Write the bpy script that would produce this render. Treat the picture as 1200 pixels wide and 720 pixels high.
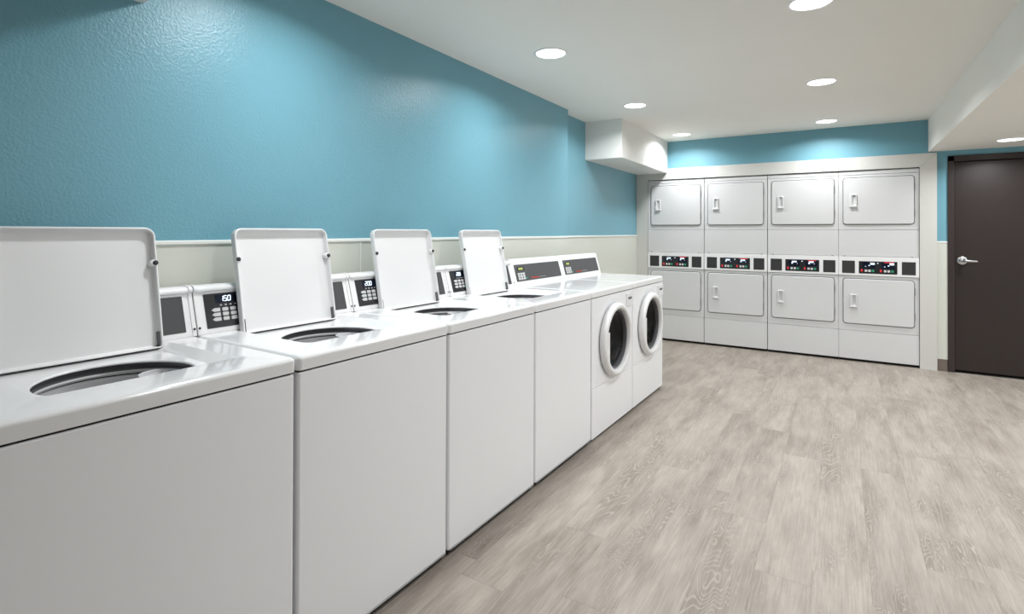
import bpy, bmesh, math, random
from mathutils import Vector, Matrix

for o in list(bpy.data.objects):
    bpy.data.objects.remove(o)
SC = bpy.context.scene
COL = SC.collection
R = math.radians

# ------------------------------------------------------------------ camera
CAM_H, YAW, PITCH, ROLL, FPX, PPY = 1.255, 0.5550, 0.0062, 0.0030, 621.9, 268.0
fw = Vector((-math.sin(YAW) * math.cos(PITCH), math.cos(YAW) * math.cos(PITCH), math.sin(PITCH)))
rt = Vector((math.cos(YAW), math.sin(YAW), 0)); up = rt.cross(fw)
r2 = rt * math.cos(ROLL) + up * math.sin(ROLL); u2 = -rt * math.sin(ROLL) + up * math.cos(ROLL)
cd = bpy.data.cameras.new('camera'); cam = bpy.data.objects.new('camera', cd); COL.objects.link(cam)
m = Matrix((r2, u2, -fw)).transposed().to_4x4(); m.translation = (0, 0, CAM_H); cam.matrix_world = m
cd.sensor_fit = 'HORIZONTAL'; cd.sensor_width = 36; cd.lens = FPX / 1200 * 36
cd.shift_y = -(360 - PPY) / 1200; cd.clip_start = .02
SC.camera = cam

# ------------------------------------------------------------------ world, exposure
w = bpy.data.worlds.new('world'); SC.world = w; w.use_nodes = True
w.node_tree.nodes['Background'].inputs[0].default_value = (.9, .95, 1, 1)
w.node_tree.nodes['Background'].inputs[1].default_value = .05
SC.view_settings.view_transform = 'Standard'; SC.view_settings.look = 'None'
SC.view_settings.gamma = 1; SC.view_settings.use_curve_mapping = False
SC.view_settings.exposure = 0.0
LAMP = 10.4            # watts of each round ceiling lamp

# ------------------------------------------------------------------ materials
def srgb(r, g, b):
    f = lambda c: (c / 255 / 12.92) if c / 255 <= .04045 else ((c / 255 + .055) / 1.055) ** 2.4
    return (f(r), f(g), f(b), 1)

def mat(name, col, rough=.5, metal=0, emit=None, es=0, bump=None, coat=0, spec=.5, vary=0):
    mt = bpy.data.materials.new(name); mt.use_nodes = True
    nt = mt.node_tree; b = nt.nodes['Principled BSDF']; L = nt.links
    b.inputs['Base Color'].default_value = col
    b.inputs['Roughness'].default_value = rough
    b.inputs['Metallic'].default_value = metal
    b.inputs['Specular IOR Level'].default_value = spec
    b.inputs['Coat Weight'].default_value = coat
    if emit:
        b.inputs['Emission Color'].default_value = emit; b.inputs['Emission Strength'].default_value = es
    tc = nt.nodes.new('ShaderNodeTexCoord')
    if vary:
        n = nt.nodes.new('ShaderNodeTexNoise'); n.inputs['Scale'].default_value = 3; n.inputs['Detail'].default_value = 4
        L.new(tc.outputs['Object'], n.inputs['Vector'])
        hs = nt.nodes.new('ShaderNodeHueSaturation'); hs.inputs['Color'].default_value = col
        mr = nt.nodes.new('ShaderNodeMapRange'); mr.inputs[3].default_value = 1 - vary; mr.inputs[4].default_value = 1 + vary
        L.new(n.outputs[0], mr.inputs[0]); L.new(mr.outputs[0], hs.inputs['Value']); L.new(hs.outputs[0], b.inputs['Base Color'])
    if bump:
        sc, st, dist = bump
        n = nt.nodes.new('ShaderNodeTexNoise'); n.inputs['Scale'].default_value = sc; n.inputs['Detail'].default_value = 3
        n.inputs['Roughness'].default_value = .55
        L.new(tc.outputs['Object'], n.inputs['Vector'])
        bp = nt.nodes.new('ShaderNodeBump'); bp.inputs['Strength'].default_value = st; bp.inputs['Distance'].default_value = dist
        L.new(n.outputs[0], bp.inputs['Height']); L.new(bp.outputs[0], b.inputs['Normal'])
    return mt

M = dict(
    blue=mat('blue_paint', srgb(113, 166, 182), .34, bump=(115, .55, .003), vary=.03),
    blue_back=mat('blue_paint_back_wall', srgb(113, 166, 182), .5, bump=(75, .3, .003), vary=.02),
    ceil=mat('ceiling_paint', srgb(242, 240, 234), .8, bump=(60, .1, .002), vary=.015),
    soffit=mat('soffit_paint', srgb(236, 235, 230), .7, bump=(60, .1, .002), vary=.01),
    trim=mat('painted_trim', srgb(206, 205, 200), .45, vary=.015),
    frp=mat('wall_panel', srgb(212, 214, 204), .32, bump=(40, .06, .003), vary=.02),
    cap=mat('panel_cap', srgb(235, 236, 230), .35, vary=.01),
    rear=mat('rear_wall_paint', srgb(225, 225, 222), .7, vary=.02),
    enamel=mat('white_enamel', srgb(244, 245, 247), .26, bump=(9, .015, .004), vary=.006),
    deck=mat('glossy_white_deck', srgb(238, 238, 238), .13, coat=.3, vary=.006),
    lid=mat('lid_enamel', srgb(232, 232, 232), .35, vary=.008),
    plastic=mat('white_plastic', srgb(236, 236, 236), .3, vary=.01),
    greyplastic=mat('grey_plastic', srgb(170, 171, 172), .4, vary=.02),
    dryer=mat('dryer_enamel', srgb(213, 213, 213), .3, vary=.006),
    panel=mat('dark_grey_panel', srgb(70, 70, 72), .3, vary=.04),
    keypad=mat('black_keypad', srgb(38, 38, 42), .25, vary=.04),
    lcd=mat('lcd_window', srgb(14, 22, 40), .15, vary=.02),
    key=mat('grey_key', srgb(205, 205, 205), .4, vary=.02),
    blackgap=mat('dark_gap', srgb(18, 17, 17), .8, vary=.05),
    gasket=mat('grey_gasket', srgb(96, 97, 100), .5, vary=.05),
    rubber=mat('dark_rubber', srgb(45, 45, 47), .5, vary=.05),
    vent=mat('charcoal_vent', srgb(46, 46, 47), .5, bump=(300, .4, .002), vary=.05),
    steel=mat('stainless_drum', srgb(190, 190, 192), .22, metal=1, vary=.04),
    basket=mat('wash_basket_steel', srgb(225, 225, 226), .35, metal=.0, vary=.04),
    tubgrey=mat('tub_ring_plastic', srgb(200, 200, 202), .35, vary=.03),
    tubdark=mat('tub_cover_plastic', srgb(84, 84, 86), .4, vary=.03),
    door=mat('brown_door_paint', srgb(44, 35, 33), .38, bump=(30, .03, .002), vary=.05),
    doorframe=mat('brown_frame_paint', srgb(52, 43, 42), .36, vary=.04),
    chrome=mat('satin_chrome', srgb(205, 207, 210), .22, metal=1, vary=.02),
    base=mat('brown_vinyl_base', srgb(112, 101, 93), .5, vary=.05),
    led=mat('white_digits', srgb(225, 238, 255), .4, emit=(.75, .88, 1, 1), es=1.6),
    ledg=mat('yellow_green_display', srgb(150, 160, 70), .4, emit=(.5, .55, .12, 1), es=.35),
    ledw=mat('dryer_display', srgb(215, 228, 240), .4, emit=(.7, .85, 1, 1), es=.55),
    red=mat('red_print', srgb(225, 70, 55), .4, vary=.03),
    redled=mat('red_indicator', srgb(190, 40, 45), .4, emit=(.8, .04, .05, 1), es=.35),
    green=mat('green_key', srgb(40, 150, 110), .4, vary=.03),
    silver=mat('silver_print', srgb(180, 182, 186), .4, vary=.03),
    lamp=mat('lamp_diffuser', srgb(255, 255, 255), .5, emit=(.985, .99, 1, 1), es=4),
    lamptrim=mat('lamp_trim', srgb(245, 245, 245), .4, vary=.01),
    subfloor=mat('subfloor', srgb(120, 112, 104), .8, vary=.05),
)
# smoked door glass
g = bpy.data.materials.new('smoked_glass'); g.use_nodes = True; b = g.node_tree.nodes['Principled BSDF']
b.inputs['Base Color'].default_value = srgb(120, 122, 126); b.inputs['Roughness'].default_value = .03
b.inputs['Transmission Weight'].default_value = 1.0; b.inputs['IOR'].default_value = 1.3
M['glass'] = g

def plank_material():
    mt = bpy.data.materials.new('grey_oak_plank'); mt.use_nodes = True
    nt = mt.node_tree; N = nt.nodes.new; L = nt.links.new; b = nt.nodes['Principled BSDF']
    tc = N('ShaderNodeTexCoord'); oi = N('ShaderNodeObjectInfo')
    mul = N('ShaderNodeVectorMath'); mul.operation = 'SCALE'; cmb = N('ShaderNodeCombineXYZ')
    m1 = N('ShaderNodeMath'); m1.operation = 'MULTIPLY'; m1.inputs[1].default_value = 37.7
    m2 = N('ShaderNodeMath'); m2.operation = 'MULTIPLY'; m2.inputs[1].default_value = 91.3
    L(oi.outputs['Random'], m1.inputs[0]); L(oi.outputs['Random'], m2.inputs[0])
    L(m1.outputs[0], cmb.inputs[0]); L(m2.outputs[0], cmb.inputs[1]); L(m1.outputs[0], cmb.inputs[2])
    add = N('ShaderNodeVectorMath'); add.operation = 'ADD'
    L(tc.outputs['Object'], add.inputs[0]); L(cmb.outputs[0], add.inputs[1])
    def mapped(sx, sy):
        mp = N('ShaderNodeMapping'); mp.inputs['Scale'].default_value = (sx, sy, 1); L(add.outputs[0], mp.inputs['Vector']); return mp
    def noise(sx, sy, det=3, ro=.55, dist=0):
        n = N('ShaderNodeTexNoise'); n.inputs['Scale'].default_value = 1; n.inputs['Detail'].default_value = det
        n.inputs['Roughness'].default_value = ro; n.inputs['Distortion'].default_value = dist
        L(mapped(sx, sy).outputs[0], n.inputs['Vector']); return n.outputs[0]
    def rng(v, a, c, d=0, e=1):
        r = N('ShaderNodeMapRange'); r.inputs[1].default_value = a; r.inputs[2].default_value = c
        r.inputs[3].default_value = d; r.inputs[4].default_value = e; L(v, r.inputs[0]); return r.outputs[0]
    def math_(op, a, c):
        x = N('ShaderNodeMath'); x.operation = op
        for i, v in enumerate((a, c)):
            if isinstance(v, (int, float)): x.inputs[i].default_value = v
            else: L(v, x.inputs[i])
        return x.outputs[0]
    def mix(f, a, c):
        x = N('ShaderNodeMix'); x.data_type = 'RGBA'
        L(f, x.inputs[0])
        for i, v in ((6, a), (7, c)):
            if isinstance(v, tuple): x.inputs[i].default_value = v
            else: L(v, x.inputs[i])
        return x.outputs[2]
    field = noise(6.0, 1.0, 3, .55, .5)                      # growth-ring field
    rings = math_('SINE', math_('MULTIPLY', field, 260), 0)
    knots = rng(noise(5.5, 2.2, 2, .5), .47, .66)            # where the figured grain sits
    fibre = noise(190, 6, 4, .65)
    blotch = noise(11, 2.4, 5, .62)
    cloud = noise(5, .8, 3, .6)
    light, dark = srgb(167, 157, 147), srgb(129, 119, 109)
    c = mix(rng(blotch, .34, .66), dark, light)
    c = mix(rng(cloud, .42, .64, 0, .5), c, srgb(169, 160, 150))
    c = mix(math_('MULTIPLY', knots, .5), c, srgb(118, 107, 97))
    c = mix(math_('MULTIPLY', math_('MULTIPLY', rng(rings, .5, 1.0), knots), .42), c, srgb(194, 186, 176))
    c = mix(rng(fibre, .45, .75, 0, .35), c, srgb(192, 184, 175))
    c = mix(rng(fibre, .48, .25, 0, .35), c, srgb(128, 117, 106))
    hs = N('ShaderNodeHueSaturation'); L(c, hs.inputs['Color']); L(rng(oi.outputs['Random'], 0, 1, .955, 1.025), hs.inputs['Value'])
    L(hs.outputs[0], b.inputs['Base Color'])
    b.inputs['Roughness'].default_value = .48; b.inputs['Specular IOR Level'].default_value = .4
    bp = N('ShaderNodeBump'); bp.inputs['Strength'].default_value = .12; bp.inputs['Distance'].default_value = .002
    L(fibre, bp.inputs['Height']); L(bp.outputs[0], b.inputs['Normal'])
    return mt
M['plank'] = plank_material()

# ------------------------------------------------------------------ mesh helpers
CACHE = {}
def fin(bm, name, smooth=35):
    bmesh.ops.recalc_face_normals(bm, faces=bm.faces[:])
    me = bpy.data.meshes.new(name); bm.to_mesh(me); bm.free()
    if smooth:
        for p in me.polygons: p.use_smooth = True
        me.set_sharp_from_angle(angle=R(smooth))
    return me

def shared(key, fn):
    if key not in CACHE: CACHE[key] = fn()
    return CACHE[key]

def obj(name, me, m, parent=None, loc=(0, 0, 0), rot=(0, 0, 0), **props):
    if isinstance(me, bmesh.types.BMesh): me = fin(me, name)
    if not me.materials: me.materials.append(M[m] if isinstance(m, str) else m)
    o = bpy.data.objects.new(name, me); COL.objects.link(o)
    o.parent = parent; o.location = loc; o.rotation_euler = rot
    for k, v in props.items(): o[k] = v
    if any(not p.use_smooth for p in me.polygons[:1]) is False and len(me.polygons) > 6:
        o.modifiers.new('weighted_normal', 'WEIGHTED_NORMAL').keep_sharp = True
    return o

def box(x0, x1, y0, y1, z0, z1, bev=0, seg=2, bm=None):
    own = bm is None
    t = bmesh.new()
    vs = [t.verts.new((x, y, z)) for x in (x0, x1) for y in (y0, y1) for z in (z0, z1)]
    for f in ((0, 1, 3, 2), (4, 6, 7, 5), (0, 4, 5, 1), (2, 3, 7, 6), (0, 2, 6, 4), (1, 5, 7, 3)):
        t.faces.new([vs[i] for i in f])
    if bev: bmesh.ops.bevel(t, geom=t.edges[:], offset=bev, segments=seg, affect='EDGES', profile=.5)
    if own: return t
    merge(bm, t); return bm

def merge(bm, t, mtx=None):
    if mtx is not None: bmesh.ops.transform(t, matrix=mtx, verts=t.verts[:])
    mp = {v: bm.verts.new(v.co) for v in t.verts}
    for f in t.faces:
        try: bm.faces.new([mp[v] for v in f.verts])
        except ValueError: pass
    t.free()

def rrect(x0, x1, y0, y1, r, nc=6, ns=6):
    """rounded rectangle as a list of 2D points, counter-clockwise, 4*(nc+ns) points; r one radius or four (x0y0, x1y0, x1y1, x0y1)"""
    rs = r if isinstance(r, (tuple, list)) else (r,) * 4
    cs = [(x0 + rs[0], y0 + rs[0], 180, rs[0]), (x1 - rs[1], y0 + rs[1], 270, rs[1]), (x1 - rs[2], y1 - rs[2], 0, rs[2]), (x0 + rs[3], y1 - rs[3], 90, rs[3])]
    out = []
    for k, (cx, cy, a, rr) in enumerate(cs):
        for i in range(nc + 1):
            t = R(a + 90 * i / nc); out.append((cx + rr * math.cos(t), cy + rr * math.sin(t)))
        nx = cs[(k + 1) % 4]; t = R(nx[2])
        q = (nx[0] + nx[3] * math.cos(t), nx[1] + nx[3] * math.sin(t)); p = out[-1]
        for i in range(1, ns): out.append((p[0] + (q[0] - p[0]) * i / ns, p[1] + (q[1] - p[1]) * i / ns))
    return out

def loft(loops, cap0=True, cap1=True, closed=True, bm=None):
    bm = bm or bmesh.new()
    L = [[bm.verts.new(p) for p in lp] for lp in loops]; n = len(L[0])
    for a, c in zip(L, L[1:]):
        for i in range(n if closed else n - 1):
            j = (i + 1) % n
            try: bm.faces.new((a[i], a[j], c[j], c[i]))
            except ValueError: pass
    if cap0: bm.faces.new(L[0])
    if cap1: bm.faces.new(L[-1])
    return bm

def lathe(prof, n=48, axis='y', c=(0, 0, 0), cap0=False, cap1=False, bm=None):
    """prof: (radius, along-axis) pairs"""
    loops = []
    for r, h in prof:
        lp = []
        for i in range(n):
            t = 2 * math.pi * i / n; a, d = r * math.cos(t), r * math.sin(t)
            lp.append({'y': (c[0] + a, c[1] + h, c[2] + d), 'z': (c[0] + a, c[1] + d, c[2] + h), 'x': (c[0] + h, c[1] + a, c[2] + d)}[axis])
        loops.append(lp)
    return loft(loops, cap0, cap1, bm=bm)

def prism(poly, x0, x1, bm=None):
    """extrude a (y, z) polygon along x"""
    return loft([[(x0, y, z) for y, z in poly], [(x1, y, z) for y, z in poly]], bm=bm)

def plate(x0, x1, y0, y1, r, h0, h1, bev=0, plane='xy', nc=5, ns=1):
    """rounded plate in local XY with thickness h0..h1 (bevelled top)"""
    lp = [[(x, y, h0) for x, y in rrect(x0, x1, y0, y1, r, nc, ns)], [(x, y, h1 - bev) for x, y in rrect(x0, x1, y0, y1, r, nc, ns)]]
    if bev:
        for k in (.3, .7, 1):
            d = bev * (1 - math.cos(k * math.pi / 2)); hh = h1 - bev + bev * math.sin(k * math.pi / 2)
            lp.append([(x, y, hh) for x, y in rrect(x0 + d, x1 - d, y0 + d, y1 - d, max(r - d, .0008), nc, ns)])
    return loft(lp)

def thing(name, label, cat, loc=(0, 0, 0), rz=0, group=None):
    o = bpy.data.objects.new(name, None); COL.objects.link(o); o.empty_display_size = .1
    o.location = loc; o.rotation_euler = (0, 0, rz); o['label'] = label; o['category'] = cat
    if group: o['group'] = group
    return o

def struct(name, bm, m, label=None, cat=None):
    o = obj(name, bm, m); o['kind'] = 'structure'
    if label: o['label'] = label
    if cat: o['category'] = cat
    return o

# ------------------------------------------------------------------ room dimensions
ZC, ZB = 2.302, 2.004                # ceiling, dropped ceiling on the right
XL, XL2, YJOG = -1.985, -2.0745, 4.105   # left wall, its set-back end, where it steps back
XR, YN, YB = 2.70, -2.6, 6.18        # right wall, wall behind the camera, back wall
BX = .684                            # edge of the dropped ceiling
D = 6.168                            # dryer front plane
DX = [-1.939, -1.2989, -.6581, -.0212, .6157]

# floor: slab with single planks
fl = struct('floor', box(XL2 - .15, XR + .15, YN - .15, YB + .95, -.12, -.004), 'subfloor',
            'grey oak vinyl plank floor running towards the stacked dryers', 'floor')
random.seed(11)
PW, PL = .182, 1.22
i = 0; x = XL2 - .02
while x < XR:
    y = YN - random.random() * PL
    while y < YB + .1:
        a, c = max(y, YN), min(y + PL, YB + .06)
        if c - a > .04:
            ln = round(c - a, 3)
            me = shared(('plank', ln), lambda: fin(box(-PW / 2 + .0001, PW / 2 - .0001, -ln / 2 + .0001, ln / 2 - .0001, -.004, 0, .0003, 1), 'plank', 0))
            obj('plank', me, 'plank', fl, (x + PW / 2, (a + c) / 2, 0))
        y += PL
    x += PW

# ceiling with its dropped part and boxed soffits
ce = struct('ceiling', box(XL2 - .15, XR + .15, YN - .15, YB + .15, ZC, ZC + .12), 'ceil',
            'flat off-white ceiling with round recessed lights', 'ceiling')
obj('dropped_ceiling', box(BX, XR + .1, YN - .1, YB + .03, ZB, ZC + .01), 'ceil', ce, label='lower flat ceiling section in front of the brown door')
so = obj('soffit', box(XL2 - .02, -1.7103, 4.669, YB + .03, 1.942, ZC + .01, .002, 1), 'soffit', ce, label='white boxed soffit in the corner above the dryers')
obj('access_panel', box(XL2 + .004, -1.7145, 5.45, YB + .03, 1.9385, 1.944), 'soffit', so)
obj('soffit', box(XL - .05, -1.50, YN - .1, .855, 2.016, ZC + .01, .002, 1), 'soffit', ce, label='boxed soffit end over the nearest washer')

# left wall with the step, wainscot panels
poly = [(XL, YN - .1), (XL, YJOG), (XL2, YJOG), (XL2, YB + .1), (XL2 - .15, YB + .1), (XL2 - .15, YN - .1)]
wl = struct('wall_left', loft([[(x, y, -.05) for x, y in poly], [(x, y, ZC + .05) for x, y in poly]]), 'blue',
            'teal blue textured wall behind the row of washers', 'wall')
WZ = 1.213
ys = [-1.86, -.64, .58, 1.80, 3.02, YJOG]
for a, c in zip(ys, ys[1:]):
    obj('wainscot_panel', box(XL - .01, XL + .004, a + .004, c - (.0 if c == YJOG else .004), .0, WZ, .001, 1), 'frp', wl)
    if c != YJOG:
        obj('joint_strip', box(XL - .01, XL + .0065, c - .005, c + .005, .0, WZ, .002, 1), 'cap', wl)
obj('wainscot_panel', box(XL2 - .01, XL2 + .004, YJOG - .02, YB - .02, 0, WZ, .001, 1), 'frp', wl)
obj('cap_strip', box(XL - .01, XL + .010, YN, YJOG + .004, WZ - .008, WZ + .008, .003, 1), 'cap', wl)
obj('cap_strip', box(XL2 - .01, XL2 + .010, YJOG, YB - .02, WZ - .008, WZ + .008, .003, 1), 'cap', wl)

# back wall with the openings for dryers and door
FX0, FX1, FZ = -1.9410, .6190, 1.866         # inside of the dryer opening
DLX, DRX, DTZ = .870, 1.780, 1.903          # door leaf opening
bw = bmesh.new()
for x0, x1, z0, z1 in ((XL2 - .1, FX0, -.05, ZC + .05), (FX0, FX1, FZ, ZC + .05), (FX1, .83, -.05, ZC + .05), (.83, 1.82, 1.945, ZC + .05), (1.82, XR + .1, -.05, ZC + .05)):
    box(x0, x1, YB, YB + .14, z0, z1, bm=bw)
wb = struct('wall_back', bw, 'blue_back', 'blue back wall above the stacked dryers and around the brown door', 'wall')
obj('wainscot_panel', box(.742, .822, YB - .004, YB + .01, .10, 1.172, .001, 1), 'frp', wb)
obj('cap_strip', box(.742, .822, YB - .008, YB + .01, 1.166, 1.180, .002, 1), 'cap', wb)
obj('wainscot_panel', box(1.83, XR, YB - .004, YB + .01, .10, 1.172, .001, 1), 'frp', wb)
al = bmesh.new()
box(FX0 - .12, FX0 - .01, YB + .1, YB + .9, -.05, ZC, bm=al); box(FX1 + .01, FX1 + .12, YB + .1, YB + .9, -.05, ZC, bm=al)
box(FX0 - .12, FX1 + .12, YB + .8, YB + .9, -.05, ZC, bm=al); box(FX0 - .02, FX1 + .02, YB + .1, YB + .85, FZ + .05, FZ + .1, bm=al)
obj('alcove', al, 'rear', wb)
struct('baseboard_back', box(.744, .821, YB - .008, YB + .01, 0, .108, .002, 1), 'base', 'brown vinyl base strip between dryer frame and door', 'baseboard')

struct('wall_right', box(XR, XR + .12, YN - .1, YB + .1, -.05, ZC + .05), 'rear', 'plain white wall to the right of the door', 'wall')
struct('wall_near', box(XL2 - .1, XR + .1, YN - .12, YN, -.05, ZC + .05), 'rear', 'plain white wall behind the viewer', 'wall')

# mitred white frame around the dryers
FF = YB - .022
def board(pts):
    return loft([[(x, FF, z) for x, z in pts], [(x, YB + .005, z) for x, z in pts]])
tr = struct('trim_1', board([(FX1, FZ), (FX1 + .126, FZ + .126), (FX1 + .126, 0), (FX1, 0)]), 'trim', 'white painted board frame around the four stacked dryers', 'frame')
obj('head_board', board([(FX0 - .0012, FZ + .001), (FX0 - .126, FZ + .126), (FX1 + .1238, FZ + .126), (FX1 - .0012, FZ + .001)]), 'trim', tr)
obj('side_board', board([(FX0, FZ - .0005), (FX0, 0), (FX0 - .1310, 0), (FX0 - .1310, FZ + .1305)]), 'trim', tr)

# door with frame and lever handle
dr = struct('door_1', box(DLX + .003, DRX - .003, YB + .006, YB + .05, .022, DTZ - .006, .002, 1), 'door', 'dark brown flush door with a chrome lever handle', 'door')
fb = bmesh.new()
box(DLX - .048, DLX, YB - .016, YB + .02, 0, DTZ + .05, .003, 2, fb); box(DRX, DRX + .05, YB - .016, YB + .02, 0, DTZ + .05, .003, 2, fb)
box(DLX - .048, DRX + .05, YB - .016, YB + .02, DTZ, DTZ + .052, .003, 2, fb)
box(DLX - .03, DLX + .001, YB, YB + .13, 0, DTZ + .02, 0, 1, fb); box(DRX - .001, DRX + .03, YB, YB + .13, 0, DTZ + .02, 0, 1, fb)
box(DLX - .03, DRX + .03, YB, YB + .13, DTZ - .001, DTZ + .03, 0, 1, fb)
box(DLX - .03, DRX + .03, YB + .056, YB + .13, .0, DTZ + .02, 0, 1, fb)
obj('door_frame', fb, 'doorframe', dr)
obj('under_door_gap', box(DLX, DRX, YB - .002, YB + .06, 0, .006, .002, 1), 'blackgap', dr)  # black strip painting the dark gap under the door
hx, hz = .925, 1.009
hd = obj('lever_handle', lathe([(.001, -.008), (.030, -.007), (.036, -.003), (.037, .003), (.037, .008)], 32, c=(0, 0, 0), cap0=True, cap1=True), 'chrome', dr, (hx, YB + .001, hz), label='chrome lever handle on round rose')
lv = bmesh.new(); lathe([(.013, 0), (.012, -.03), (.015, -.045), (.015, -.06), (.011, -.064)], 20, cap0=True, cap1=True, bm=lv)
pts = []
for k in range(9):
    t = k / 8; s = 1 - .35 * t
    pts.append([(.0 + .098 * t, -.054 + .010 * t * t + .007 * math.cos(a) * s, -.004 * t + .011 * math.sin(a) * s) for a in [2 * math.pi * j / 12 for j in range(12)]])
loft(pts, bm=lv)
obj('lever', lv, 'chrome', hd)

# ------------------------------------------------------------------ round ceiling lights
def lamp(x, y, z, label, group='round recessed ceiling lights'):
    t = thing('ceiling_light', label, 'ceiling light', (x, y, z), 0, group)
    obj('trim_ring', shared('lring', lambda: fin(lathe([(.084, -.002), (.086, -.005), (.092, -.005), (.098, -.002), (.099, 0)], 48, 'z'), 'trim_ring')), 'lamptrim', t)
    obj('diffuser', shared('ldiff', lambda: fin(lathe([(.0005, -.004), (.05, -.0039), (.08, -.003), (.086, -.0015), (.086, 0)], 48, 'z', cap0=True), 'diffuser')), 'lamp', t)
    li = shared('lamp_light', lambda: bpy.data.lights.new('lamp_light', 'AREA'))
    li.shape = 'DISK'; li.size = .165; li.energy = LAMP; li.spread = R(154); li.color = (.955, .978, 1)
    lo = bpy.data.objects.new('lamp_light', li); COL.objects.link(lo); lo.parent = t; lo.location = (0, 0, -.006)
LX = (-1.444, -.115); LY = (2.7525, 4.248, 5.772)
lamp(LX[0], LY[0], ZC, 'round ceiling light above the third and fourth top-load washers')
lamp(LX[1], LY[0], ZC, 'round ceiling light cut by the top edge of the photo')
lamp(LX[0], LY[1], ZC, 'round ceiling light just in front of the boxed corner soffit')
lamp(LX[1], LY[1], ZC, 'round ceiling light in the middle of the open floor, second of its row')
lamp(LX[0], LY[2], ZC, 'small round ceiling light beside the boxed soffit near the back wall')
lamp(LX[1], LY[2], ZC, 'small round ceiling light in front of the third dryer stack from the left')
lamp(1.154, 5.688, ZB, 'round light in the lower ceiling in front of the brown door')
lamp(LX[0], 1.30, ZC, 'round ceiling light above the first top-load washer, just outside the photo')
lamp(LX[1], 1.30, ZC, 'round ceiling light overhead, just outside the photo')
for y, n in ((4.18, 'second'), (2.67, 'third')):
    lamp(1.154, y, ZB, n + ' light from the brown door in the lower ceiling, right of the photo')
for y, n in ((5.0, 'far'), (3.4, 'middle'), (1.8, 'near')):  # unseen lamps added to brighten the washer fronts from the right
    lamp(2.2, y, ZB, n + ' unseen light added by the right wall to brighten the washer fronts')

# ------------------------------------------------------------------ washers
TH = .0201; W1, W2 = .6589, .6892
ROW0 = Vector((-1.3115, 0, 0)); EX = Vector((math.sin(TH), math.cos(TH), 0))
S0 = .9485 - W1
ZT, ZA, ZBOT = .9026, .8608, .025
DEPTH = .655

def deck_top(wd):
    N = dict(nc=8, ns=10)
    def rr(x0, x1, y0, y1, r, z): return [(x, y, z) for x, y in rrect(x0, x1, y0, y1, r, **N)]
    e = .003
    fl2 = rrect(.150, .526, .185, .555, .012, **N)
    cx, cy, r = .331, .272, .168
    circ = []
    for x, y in fl2:
        a = math.atan2(y - cy, x - cx); circ.append((math.cos(a), math.sin(a)))
    def cc(rad, z): return [(cx + rad * c, cy + rad * s, z) for c, s in circ]
    zf = ZT - .0195
    loops = [cc(r + .006, zf - .006), cc(r + .001, zf - .006), cc(r, zf - .004), cc(r + .001, zf - .0015), cc(r + .004, zf),
             [(x, y, zf) for x, y in fl2], rr(.128, .562, .132, .566, .034, ZT)]
    for k in range(0, 7):
        t = R(15 * k); d = .012 * (1 - math.sin(t)); h = ZT - .012 * (1 - math.cos(t))
        loops.append(rr(e + d, wd - e - d, d, DEPTH - d, .015 - d * .5, h))
    loops += [rr(e, wd - e, .0, DEPTH, .015, ZA + .002), rr(e + .003, wd - e - .003, .003, DEPTH - .002, .013, ZA), rr(e + .02, wd - e - .02, .02, DEPTH - .02, .01, ZA)]
    return fin(loft(loops, False, False), 'top_deck', 24)

def deck_flat(wd):
    def rr(d, z, r): return [(x, y, z) for x, y in rrect(.003 + d, wd - .003 - d, d, DEPTH - d, r, 6, 2)]
    return fin(loft([rr(.02, ZA, .01), rr(.003, ZA, .013), rr(0, ZA + .002, .015), rr(0, ZT - .013, .015), rr(.0015, ZT - .007, .014), rr(.006, ZT - .002, .013), rr(.013, ZT, .012)], False, True), 'top_deck', 40)

def cabinet(wd, z1=ZA - .005):
    def rr(d, z, r): return [(x, y, z) for x, y in rrect(.005 + d, wd - .005 - d, .004 + d, DEPTH - .005 - d, r, 5, 1)]
    return fin(loft([rr(.004, ZBOT, .006), rr(0, ZBOT + .004, .010), rr(0, z1 - .004, .010), rr(.004, z1, .006)], True, False), 'cabinet', 40)

CB, CT = .546, .586           # console face: depth at the bottom and at the top
def console_profile(round_top):
    if round_top:
        return [(CB - .004, ZT + .0005), (CB - .003, ZT + .010), (.5815, 1.043), (.576, 1.044), (.572, 1.049), (.573, 1.056), (.578, 1.062), (.588, 1.066), (.615, 1.067), (.640, 1.063), (.650, 1.052), (.652, ZT + .0005)]
    return [(CB - .004, ZT + .0005), (CB - .003, ZT + .008), (.588, 1.066), (.592, 1.071), (.600, 1.073), (.640, 1.072), (.650, 1.062), (.652, ZT + .0005)]

def grow(pr, d):
    cy = sum(p[0] for p in pr) / len(pr); cz = 1.0
    return [(y + (d if y > cy else -d), z + (d if z > cz else 0)) for y, z in pr]

def screws_etc(t, wd):
    for x in (.05, wd - .05):
        for y in (.05, DEPTH - .06):
            obj('leg', shared('leg', lambda: fin(lathe([(.022, 0), (.022, .008), (.010, .010), (.010, .024)], 16, 'z', cap0=True, cap1=True), 'leg')), 'rubber', t, (x, y, 0))
    obj('gap_shade', shared(('gshade', wd), lambda: fin(box(.016, wd - .016, .020, DEPTH - .03, .003, ZBOT + .01), 'gap_shade')), 'blackgap', t)  # black block stands in for the shade in the gap under the machine

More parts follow.
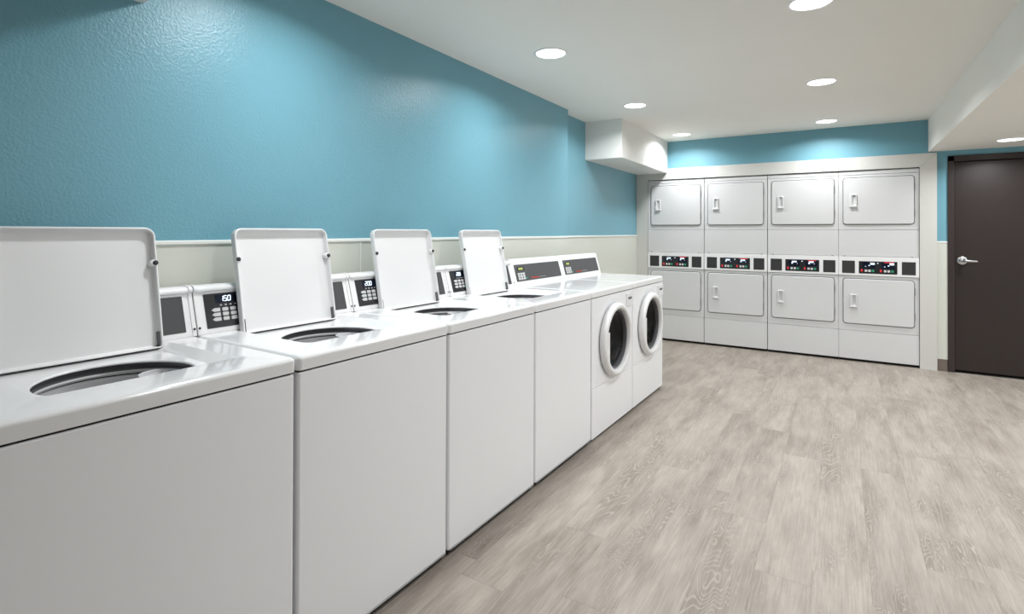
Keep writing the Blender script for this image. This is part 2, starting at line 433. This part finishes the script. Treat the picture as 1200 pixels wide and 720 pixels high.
SEG = {'0': 'abcdef', '1': 'bc', '2': 'abged', '5': 'afgcd'}
def digits(txt, h):
    """seven-segment digits, local XY, centred at the origin"""
    bm = bmesh.new(); wd = h * .55; th = h * .13; pit = wd * 1.35
    for k, ch in enumerate(txt):
        ox = (k - (len(txt) - 1) / 2) * pit
        segs = dict(a=(0, h / 2, 1), g=(0, 0, 1), d=(0, -h / 2, 1), f=(-wd / 2, h / 4, 0), b=(wd / 2, h / 4, 0), e=(-wd / 2, -h / 4, 0), c=(wd / 2, -h / 4, 0))
        for s in SEG[ch]:
            x, y, hor = segs[s]
            dx, dy = (wd * .42, th / 2) if hor else (th / 2, h * .23)
            t = box(-dx, dx, -dy, dy, 0, .0006)
            merge(bm, t, Matrix.Translation((ox + x + y * .15, y, 0)))
    return bm

TILT = math.atan2(.040, .135)
def panel_frame(t, wd, name='control_panel'):
    """dark glass panel lying on the console face; local X across, Y up the slope, Z out of the face"""
    y0, hh = (.008, .121) if wd == W1 else (.016, .114)
    o = obj(name, shared(('panel', wd), lambda: fin(plate(.034, wd - .034, y0, y0 + hh, .003, -.002, .0025, .001), 'control_panel')), 'panel', t,
            (0, CB - .0025, ZT + .009), (R(90) - TILT, 0, 0))
    return o

def logo(p, x, y, zz):
    """short red lettering-like strokes followed by thinner silver ones"""
    def red():
        bm = bmesh.new(); random.seed(3)
        for k in range(11):
            h = .0065 if k in (0, 5) else .0045
            h *= 1.5; t = box(-.0024, .0024, 0, h, 0, .0006); merge(bm, t, Matrix.Translation((k * .0092, 0, 0)) @ Matrix.Rotation(R(-14), 4, 'Z'))
            t = box(-.0042, .0042, 0, .0018, 0, .0006); merge(bm, t, Matrix.Translation((k * .0092, .0005 + (k % 3) * .0026, 0)))
        return fin(bm, 'red_lettering', 0)
    def sil():
        bm = bmesh.new()
        for k in range(11):
            t = box(-.0015, .0015, 0, .0052, 0, .0006); merge(bm, t, Matrix.Translation((k * .0082, 0, 0)))
            t = box(-.0033, .0033, 0, .0014, 0, .0006); merge(bm, t, Matrix.Translation((k * .0082, (k % 2) * .0034, 0)))
        return fin(bm, 'silver_lettering', 0)
    obj('red_lettering', shared('logo_r', red), 'red', p, (x, y, zz), label='small red lettering')
    obj('silver_lettering', shared('logo_s', sil), 'silver', p, (x + .106, y + .001, zz), label='small silver lettering')

def top_loader(idx, label, txt):
    t = thing('top_load_washer', label, 'washing machine', ROW0 + EX * (S0 + W1 * idx), R(90) - TH, 'top-load washers with open lids')
    wd = W1
    obj('cabinet', shared(('cab', wd), lambda: cabinet(wd)), 'enamel', t)
    obj('base_flange', shared(('fla', wd), lambda: fin(box(.012, wd - .012, .0015, .010, ZBOT - .001, ZBOT + .008, .002, 1), 'base_flange')), 'greyplastic', t)
    screws_etc(t, wd)
    dk = obj('top_deck', shared(('deck', wd), lambda: deck_top(wd)), 'deck', t)
    # tub seen through the round opening
    cx, cy = .331, .272; zf = ZT - .0195
    tb = obj('tub', shared('tub', lambda: fin(lathe([(.171, -.006), (.176, -.007), (.178, -.019), (.172, -.021), (.1715, -.024)], 64, 'z', c=(cx, cy, zf)), 'tub')), 'tubdark', t)
    obj('balance_ring', shared('bring', lambda: fin(lathe([(.177, -.022), (.1715, -.0245), (.1695, -.029), (.1715, -.034), (.178, -.035)], 64, 'z', c=(cx, cy, zf)), 'balance_ring')), 'tubgrey', tb)
    obj('ring_gap', shared('rgap', lambda: fin(lathe([(.177, -.034), (.181, -.036), (.181, -.039), (.176, -.040)], 64, 'z', c=(cx, cy, zf)), 'ring_gap')), 'blackgap', tb)
    obj('wash_basket', shared('basket', lambda: fin(lathe([(.178, -.038), (.175, -.040), (.176, -.05), (.184, -.10), (.19, -.42), (.17, -.45), (.06, -.44)], 64, 'z', c=(cx, cy, zf), cap1=True), 'wash_basket')), 'basket', tb)
    obj('agitator', shared('agit', lambda: fin(lathe([(.11, -.435), (.08, -.40), (.05, -.34), (.043, -.24), (.038, -.19), (.02, -.18), (.001, -.178)], 32, 'z', c=(cx, cy, zf)), 'agitator')), 'tubgrey', tb)
    obj('dispenser_cup', shared('cup', lambda: fin(lathe([(.052, -.020), (.048, -.022), (.046, -.030), (.036, -.042), (.020, -.050), (.001, -.052)], 32, 'z', c=(cx + .118, cy + .045, zf - .004)), 'dispenser_cup')), 'tubgrey', tb, label='pale dispenser cup inside the tub')
    def seam():
        bm = bmesh.new()
        for a_ in ((.014, wd - .014, .011, .02), (.014, wd - .014, DEPTH - .03, DEPTH - .02), (.014, .022, .011, DEPTH - .02), (wd - .022, wd - .014, .011, DEPTH - .02)):
            box(*a_, ZA - .012, ZA + .012, bm=bm)
        return fin(bm, 'deck_seam', 0)
    obj('deck_seam', shared('dseam', seam), 'blackgap', t)
    # open lid, seen from its hollow underside
    LW, LH = .402, .383
    def lidm():
        rr = lambda d, r: rrect(d, LW - d, d * .6, LH - d, (max(.012 - d, .003), max(.012 - d, .003), max(r - d, .006), max(r - d, .006)), 8, 4)
        lp = []
        for d, y in ((.004, .004), (0, 0), (0, -.020), (.0015, -.0225), (.004, -.0235), (.0065, -.0225), (.008, -.020), (.0095, -.008), (.014, -.0035), (.022, -.002)):
            lp.append([(x, y, z) for x, z in rr(d, .030)])
        return fin(loft(lp), 'lid', 50)
    tilt = math.atan2(.070, .371)
    ld = obj('lid', shared('lid', lidm), 'lid', t, (.1415, .5310, ZT - .017), (-tilt, 0, 0), label='open white lid with raised rim')
    for x in (.0065, LW - .0065):
        obj('bumper', shared('bump', lambda: fin(lathe([(.0075, -.0), (.0075, -.004), (.005, -.006), (.001, -.0062)], 16, 'y', cap1=True), 'bumper')), 'rubber', ld, (x, -.0225, .268))
        obj('bumper_boss', shared('boss', lambda: fin(lathe([(.011, .018), (.011, .002), (.009, 0), (.0075, 0)], 20, 'y', cap1=True), 'bumper_boss')), 'lid', ld, (x + (.004 if x < .1 else -.004), -.0228, .268))
        obj('hinge_slot', shared('hslot', lambda: fin(box(-.002, .002, -.010, .010, .008, .052, .0015, 1), 'hinge_slot')), 'gasket', ld, (x + (.0045 if x < .1 else -.0045), -.010, 0))
        obj('hinge_pin', shared('hpin', lambda: fin(lathe([(.004, -.006), (.004, .012)], 12, 'x', cap0=True, cap1=True), 'hinge_pin')), 'rubber', ld, (x - .003, -.010, .006))
    # console
    pr = console_profile(True)
    obj('console', shared('con_t', lambda: fin(prism(pr, .014, wd - .014), 'console', 50)), 'plastic', t)
    for k, (a, c) in enumerate(((.0025, .0145), (wd - .0145, wd - .0025))):
        obj('end_cap', shared(('ecap', k), lambda: fin(prism(grow(pr, .0022), a, c), 'end_cap', 50)), 'plastic', t)
        obj('screw', shared('scr', lambda: fin(lathe([(.004, 0), (.0035, -.002)], 10, 'y', cap1=True, cap0=True), 'screw')), 'rubber', t, ((a + c) / 2, CB - .002, ZT + .024))
    p = panel_frame(t, wd)
    obj('keypad', shared('kp_t', lambda: fin(plate(.036, .156, .010, .126, .002, .002, .0032), 'keypad', 0)), 'keypad', p)
    obj('display_window', shared('dw_t', lambda: fin(plate(.072, .152, .093, .124, .002, .003, .0036), 'display_window', 0)), 'lcd', p)
    obj('display_digits', shared(('dig', txt), lambda: fin(digits(txt, .018), 'display_digits', 0)), 'led', p, (.108, .108, .0038), label='lit display reading ' + txt)
    for r_ in range(3):
        for c_ in range(3):
            def key():
                lp = rrect(-.0105, .0105, -.0062, .0062, .003, 3, 1)
                return fin(loft([[(x, y, 0) for x, y in lp], [(x, y, .0015) for x, y in lp]]), 'button', 0)
            def keyp():
                lp = [(-.019, 0), (-.010, -.0062), (.0105, -.0062), (.0105, .0062), (-.010, .0062)]
                return fin(loft([[(x, y, 0) for x, y in lp], [(x, y, .0015) for x, y in lp]]), 'button', 0)
            obj('button', shared('key_p' if c_ == 0 else 'key', keyp if c_ == 0 else key), 'key', p, (.074 + c_ * .0285, .070 - r_ * .0165, .003))
    for k in range(4):
        obj('indicator', shared('ind', lambda: fin(plate(-.0035, .0035, -.0025, .0025, .001, 0, .0008), 'indicator', 0)), 'silver', p, (.090 + k * .017, .0855, .003))
    if idx == 3:
        obj('start_button', shared('gkey', lambda: fin(plate(-.008, .008, -.006, .006, .003, 0, .0015), 'start_button', 0)), 'green', p, (.150, .034, .003), label='green start button')
    return t

def front_loader(k, label):
    wd = W2
    t = thing('front_load_washer', label, 'washing machine', ROW0 + EX * (S0 + W1 * 4 + W2 * k), R(90) - TH, 'front-load washers with round doors')
    cx, cz, ro = .345, .567, .232
    rh = .205                                   # hole in the front panel
    def front():
        sq = rrect(.006, wd - .006, .318, ZA - .005, .008, 8, 10)
        ang = [math.atan2(z - cz, x - cx) for x, z in sq]
        cir = lambda r, y: [(cx + r * math.cos(a), y, cz + r * math.sin(a)) for a in ang]
        lp = [[(x, .03, z) for x, z in sq], [(x, .006, z) for x, z in sq], [(x + (.003 if x < cx else -.003), .004, z) for x, z in sq], cir(.282, .004), cir(.274, .0015), cir(.262, .001), cir(.250, .006), cir(rh + .01, .010), cir(rh, .014), cir(rh, .06)]
        return fin(loft(lp, False, False), 'front_panel', 40)
    obj('front_panel', shared('fl_front', front), 'enamel', t, label='white front panel with round dished door opening')
    def lower():
        def rr(d, y): return [(x, y, z) for x, z in rrect(.006 + d, wd - .006 - d, ZBOT - .006 + d, .314 - d, .005, 4, 1)]
        return fin(loft([rr(0, .03), rr(0, .006), rr(.002, .004)]), 'lower_panel', 40)
    obj('lower_panel', shared('fl_low', lower), 'enamel', t)
    def shell():
        bm = bmesh.new()
        box(.005, .012, .03, DEPTH - .005, ZBOT, ZA - .004, bm=bm); box(wd - .012, wd - .005, .03, DEPTH - .005, ZBOT, ZA - .004, bm=bm)
        box(.012, wd - .012, DEPTH - .012, DEPTH - .005, ZBOT, ZA - .004, bm=bm)
        box(.005, .012, .006, .03, ZBOT, ZA - .004, bm=bm); box(wd - .012, wd - .005, .006, .03, ZBOT, ZA - .004, bm=bm)
        return fin(bm, 'cabinet', 0)
    obj('cabinet', shared('fl_shell', shell), 'enamel', t)
    screws_etc(t, wd)
    obj('top_deck', shared('fl_deck', lambda: deck_flat(wd)), 'deck', t)
    # drum and gasket
    dm = obj('drum', shared('drum', lambda: fin(lathe([(.185, .075), (.20, .085), (.235, .10), (.245, .13), (.245, .44), (.22, .46), (.001, .465)], 48, 'y', c=(cx, 0, cz)), 'drum')), 'steel', t)
    for a in (90, 210, 330):
        def baffle():
            bm = bmesh.new(); box(-.03, .03, .14, .43, .185, .24, .012, 2, bm); return fin(bm, 'baffle')
        obj('baffle', shared('baffle', baffle), 'tubgrey', dm, (cx, 0, cz), (0, R(a), 0))
    obj('door_gasket', shared('gskt', lambda: fin(lathe([(rh, .055), (rh - .004, .03), (rh - .03, .028), (.168, .05), (.178, .075), (.19, .08)], 48, 'y', c=(cx, 0, cz)), 'door_gasket')), 'rubber', t)
    # door: white ring, smoked glass bowl, handle
    d = obj('door_ring', shared('dring', lambda: fin(lathe([(ro - .006, .003), (ro, -.002), (ro, -.022), (ro - .004, -.032), (ro - .012, -.038), (ro - .022, -.040), (ro - .032, -.038), (ro - .038, -.032), (ro - .041, -.020), (ro - .043, .012), (ro - .02, .014), (ro - .006, .003)], 72, 'y', c=(cx, 0, cz)), 'door_ring', 60)), 'plastic', t, label='round white door ring')
    rg = ro - .0445
    obj('inner_ring', shared('iring', lambda: fin(lathe([(rg + .001, -.012), (rg - .001, -.015), (rg - .010, -.015), (rg - .012, -.010), (rg - .012, .012)], 64, 'y', c=(cx, 0, cz)), 'inner_ring', 50)), 'gasket', d)
    obj('door_glass', shared('dglass', lambda: fin(lathe([(rg - .002, .006), (rg - .010, .004), (rg - .025, .03), (.09, .068), (.05, .077), (.001, .08), (.001, .086), (.05, .083), (.09, .074), (rg - .022, .036), (rg - .008, .012), (rg - .002, .012)], 64, 'y', c=(cx, 0, cz)), 'door_glass', 60)), 'glass', d)
    def handle():
        return fin(box(cx - rg - .004, cx - .150, -.034, .012, cz - .126, cz + .066, .005, 3), 'door_handle', 40)
    obj('door_handle', shared('dhandle', handle), 'plastic', d)
    for z in (.47, .66):
        obj('door_hinge', shared('dhinge', lambda: fin(box(wd - .082, wd - .060, -.008, .006, -.025, .025, .003, 2), 'door_hinge')), 'plastic', t, (0, 0, z))
    # badge plate
    bd = obj('badge_plate', shared('badge', lambda: fin(plate(-.058, .058, -.042, .042, .004, -.004, .008, .0015), 'badge_plate')), 'plastic', t, (.617, .004, .792), (R(90), 0, 0))
    obj('badge_mark', shared('bmark', lambda: fin(plate(-.034, .034, -.008, .008, .007, 0, .001), 'badge_mark', 0)), 'gasket', bd, (0, .010, .008))
    # console
    pr = console_profile(False)
    obj('console', shared('con_f', lambda: fin(prism(pr, .003, wd - .003), 'console', 50)), 'plastic', t)
    p = panel_frame(t, wd)
    obj('keypad', shared('kp_f', lambda: fin(plate(.038, .176, .018, .126, .002, .002, .003), 'keypad', 0)), 'panel', p)
    obj('divider', shared('dv_f', lambda: fin(box(.177, .179, .018, .126, .002, .003), 'divider', 0)), 'gasket', p)
    obj('display_window', shared('dw_f', lambda: fin(plate(.062, .150, .088, .112, .002, .003, .0036), 'display_window', 0)), 'keypad', p)
    obj('display', shared('dp_f', lambda: fin(plate(.080, .134, .093, .107, .001, .0036, .004), 'display', 0)), 'ledg', p, label='yellow-green display')
    for r_ in range(3):
        for c_ in range(3):
            obj('button', shared('key_f', lambda: fin(plate(-.012, .012, -.0068, .0068, .002, 0, .0015), 'button', 0)), 'key', p, (.070 + c_ * .031, .066 - r_ * .0165, .003))
    obj('start_button', shared('gkey', lambda: fin(plate(-.008, .008, -.006, .006, .003, 0, .0015), 'start_button', 0)), 'green', p, (.160, .034, .003), label='green start button')
    logo(p, .225, .028, .0028)
    return t

top_loader(0, 'nearest top-load washer at the left edge, its open lid cut by the photo', '150')
top_loader(1, 'second top-load washer from the left, open lid beside a lit 150 display', '150')
top_loader(2, 'third top-load washer from the left, open lid beside a 200 display', '200')
top_loader(3, 'last top-load washer, smallest open lid, next to the front-load machines', '200')
front_loader(0, 'front-load washer with round dark door next to the last open-lidded washer')
front_loader(1, 'farthest washer at the row end, front-load with round dark door before the dryers')

# ------------------------------------------------------------------ stacked dryers
def stacked_dryer(k, label):
    x0 = DX[k]; wd = DX[k + 1] - DX[k]; DW = .6385
    t = thing('stacked_dryer', label, 'dryer', (x0, D, 0), 0, 'stacked dryers set into the back wall')
    a, c = .0018, DW - .0018
    def face(z0, z1, y=.004, nm='panel'):
        def f():
            rr = lambda d, yy: [(x, yy, z) for x, z in rrect(a + d, c - d, z0 + d, z1 - d, .004, 3, 1)]
            return fin(loft([rr(0, .03), rr(0, y + .002), rr(.002, y)]), nm, 40)
        return f
    obj('cabinet', shared('dr_cab', lambda: fin(box(a + .001, c - .001, .03, .72, .03, 1.858), 'cabinet', 0)), 'dryer', t)
    obj('toe_kick', shared('dr_toe', lambda: fin(box(a + .004, c - .004, .035, .7, 0, .032), 'toe_kick', 0)), 'blackgap', t)
    obj('top_strip', shared('dr_top', face(1.822, 1.859, .006, 'top_strip')), 'dryer', t)
    obj('middle_panel', shared('dr_mid', face(1.028, 1.2845, .005, 'middle_panel')), 'dryer', t)
    obj('kick_panel', shared('dr_kick', face(.026, .300, .003, 'kick_panel')), 'dryer', t)
    obj('upper_front', shared('dr_uf', face(1.288, 1.819, .006, 'upper_front')), 'dryer', t)
    obj('lower_front', shared('dr_lf', face(.303, .836, .006, 'lower_front')), 'dryer', t)
    for z0, z1, nm in ((1.340, 1.790, 'upper_door'), (.372, .806, 'lower_door')):
        w_, h_ = .558, z1 - z0
        gk = obj('door_gasket', shared(('dr_g', nm), lambda: fin(plate(-.0065, w_ + .0065, -.0065, h_ + .0065, .029, -.003, .0015, nc=6), 'door_gasket', 0)), 'gasket', t, (.041, .006, z0), (R(90), 0, 0))
        dd = obj(nm, shared(('dr_d', nm), lambda: fin(plate(0, w_, 0, h_, .024, -.003, .014, .006, nc=6), nm, 60)), 'dryer', t, (.041, .006, z0), (R(90), 0, 0))
        def hand():
            L = lambda d, h, r: [(x, y, h) for x, y in rrect(-.029 + d, .029 - d, -.062 + d, .062 - d, r, 5, 2)]
            L2 = lambda d, h, r: [(x + .004, y + .002, h) for x, y in rrect(-.014 + d, .014 - d, -.048 + d, .048 - d, r, 5, 2)]
            return fin(loft([L(0, 0, .008), L(.001, .013, .008), L(.004, .016, .007), L2(-.003, .016, .008), L2(0, .013, .008), L2(.002, .001, .007)]), 'handle', 45)
        h0 = obj('handle', shared('dr_h', hand), 'dryer', dd, (.083, h_ * .515, .0135))
        obj('grip_lip', shared('dr_lip', lambda: fin(plate(-.031, .031, -.008, .004, .003, -.001, .020, .003), 'grip_lip')), 'dryer', dd, (.083, h_ * .515 - .058, .0135))
        for f in (.23, .77):
            obj('hinge', shared('dr_hg', lambda: fin(box(-.004, .004, -.035, .035, -.002, .010, .002, 1), 'hinge')), 'gasket', dd, (w_ + .004, h_ * f, 0))
    # console
    cs = obj('console', shared('dr_con', face(.840, 1.0245, -.004, 'console')), 'plastic', t)
    for i, (u0, u1) in enumerate(((.030, .136), (.506, .611))):
        v = obj('vent_grille', shared(('dr_v', i), lambda: fin(box(u0, u1, -.0055, .0, .861, .983, .001, 1), 'vent_grille')), 'vent', cs)
    p = obj('control_panel', shared('dr_cp', lambda: fin(plate(0, .304, 0, .119, .003, -.003, .002, .001), 'control_panel')), 'keypad', t, (.168, D - D - .004, .862), (R(90), 0, 0))
    for h in (0, 1):
        ox = .152 * h
        obj('display_window', shared('dr_dw', lambda: fin(plate(.030, .132, .052, .112, .002, .001, .0026), 'display_window', 0)), 'lcd', p, (ox, 0, 0))
        def disp(kind):
            def f():
                bm = bmesh.new()
                if kind == 3:
                    box(.092, .128, .086, .106, 0, .0008, bm=bm); box(.078, .090, .074, .084, 0, .0008, bm=bm); box(.050, .058, .066, .072, 0, .0008, bm=bm)
                else:
                    box(.060, .104, .088, .104, 0, .0008, bm=bm); box(.056, .070, .074, .090, 0, .0008, bm=bm); box(.106, .112, .074, .080, 0, .0008, bm=bm)
                return fin(bm, 'display', 0)
            return f
        obj('display', shared(('dr_dp', k == 3), disp(k)), 'ledw', p, (ox, 0, .0026))
        obj('stop_button', shared('dr_rb', lambda: fin(plate(-.007, .007, -.012, .012, .002, 0, .003), 'stop_button', 0)), 'redled', p, (.024 + ox, .030, .001))
        for j in range(3):
            obj('button', shared('dr_k', lambda: fin(plate(-.010, .010, -.0105, .0105, .002, 0, .003), 'button', 0)) if j < 2 else shared('dr_kg', lambda: fin(plate(-.010, .010, -.0105, .0105, .002, 0, .003), 'button', 0)),
                'key' if j < 2 else 'green', p, (.058 + .028 * j + ox, .028, .001))
        if h == 1:
            obj('red_strip', shared('dr_rs', lambda: fin(plate(.05, .125, .106, .115, .002, 0, .0006), 'red_strip', 0)), 'redled', p, (ox, 0, .0026))
    obj('centre_light', shared('dr_cl', lambda: fin(plate(-.005, .005, -.005, .005, .004, 0, .002), 'centre_light', 0)), 'ledw', p, (.152, .102, .002))
    for u in (.05, .585):
        obj('latch_tab', shared('dr_lt', lambda: fin(box(-.009, .009, -.002, .006, -.004, .004, .001, 1), 'latch_tab')), 'gasket', t, (u, 0, 1.0265))
    return t

stacked_dryer(0, 'leftmost stacked dryer, under the corner soffit, partly hidden by the farthest washer')
stacked_dryer(1, 'second stacked dryer from the left')
stacked_dryer(2, 'third stacked dryer from the left')
stacked_dryer(3, 'rightmost stacked dryer, nearest the brown door')
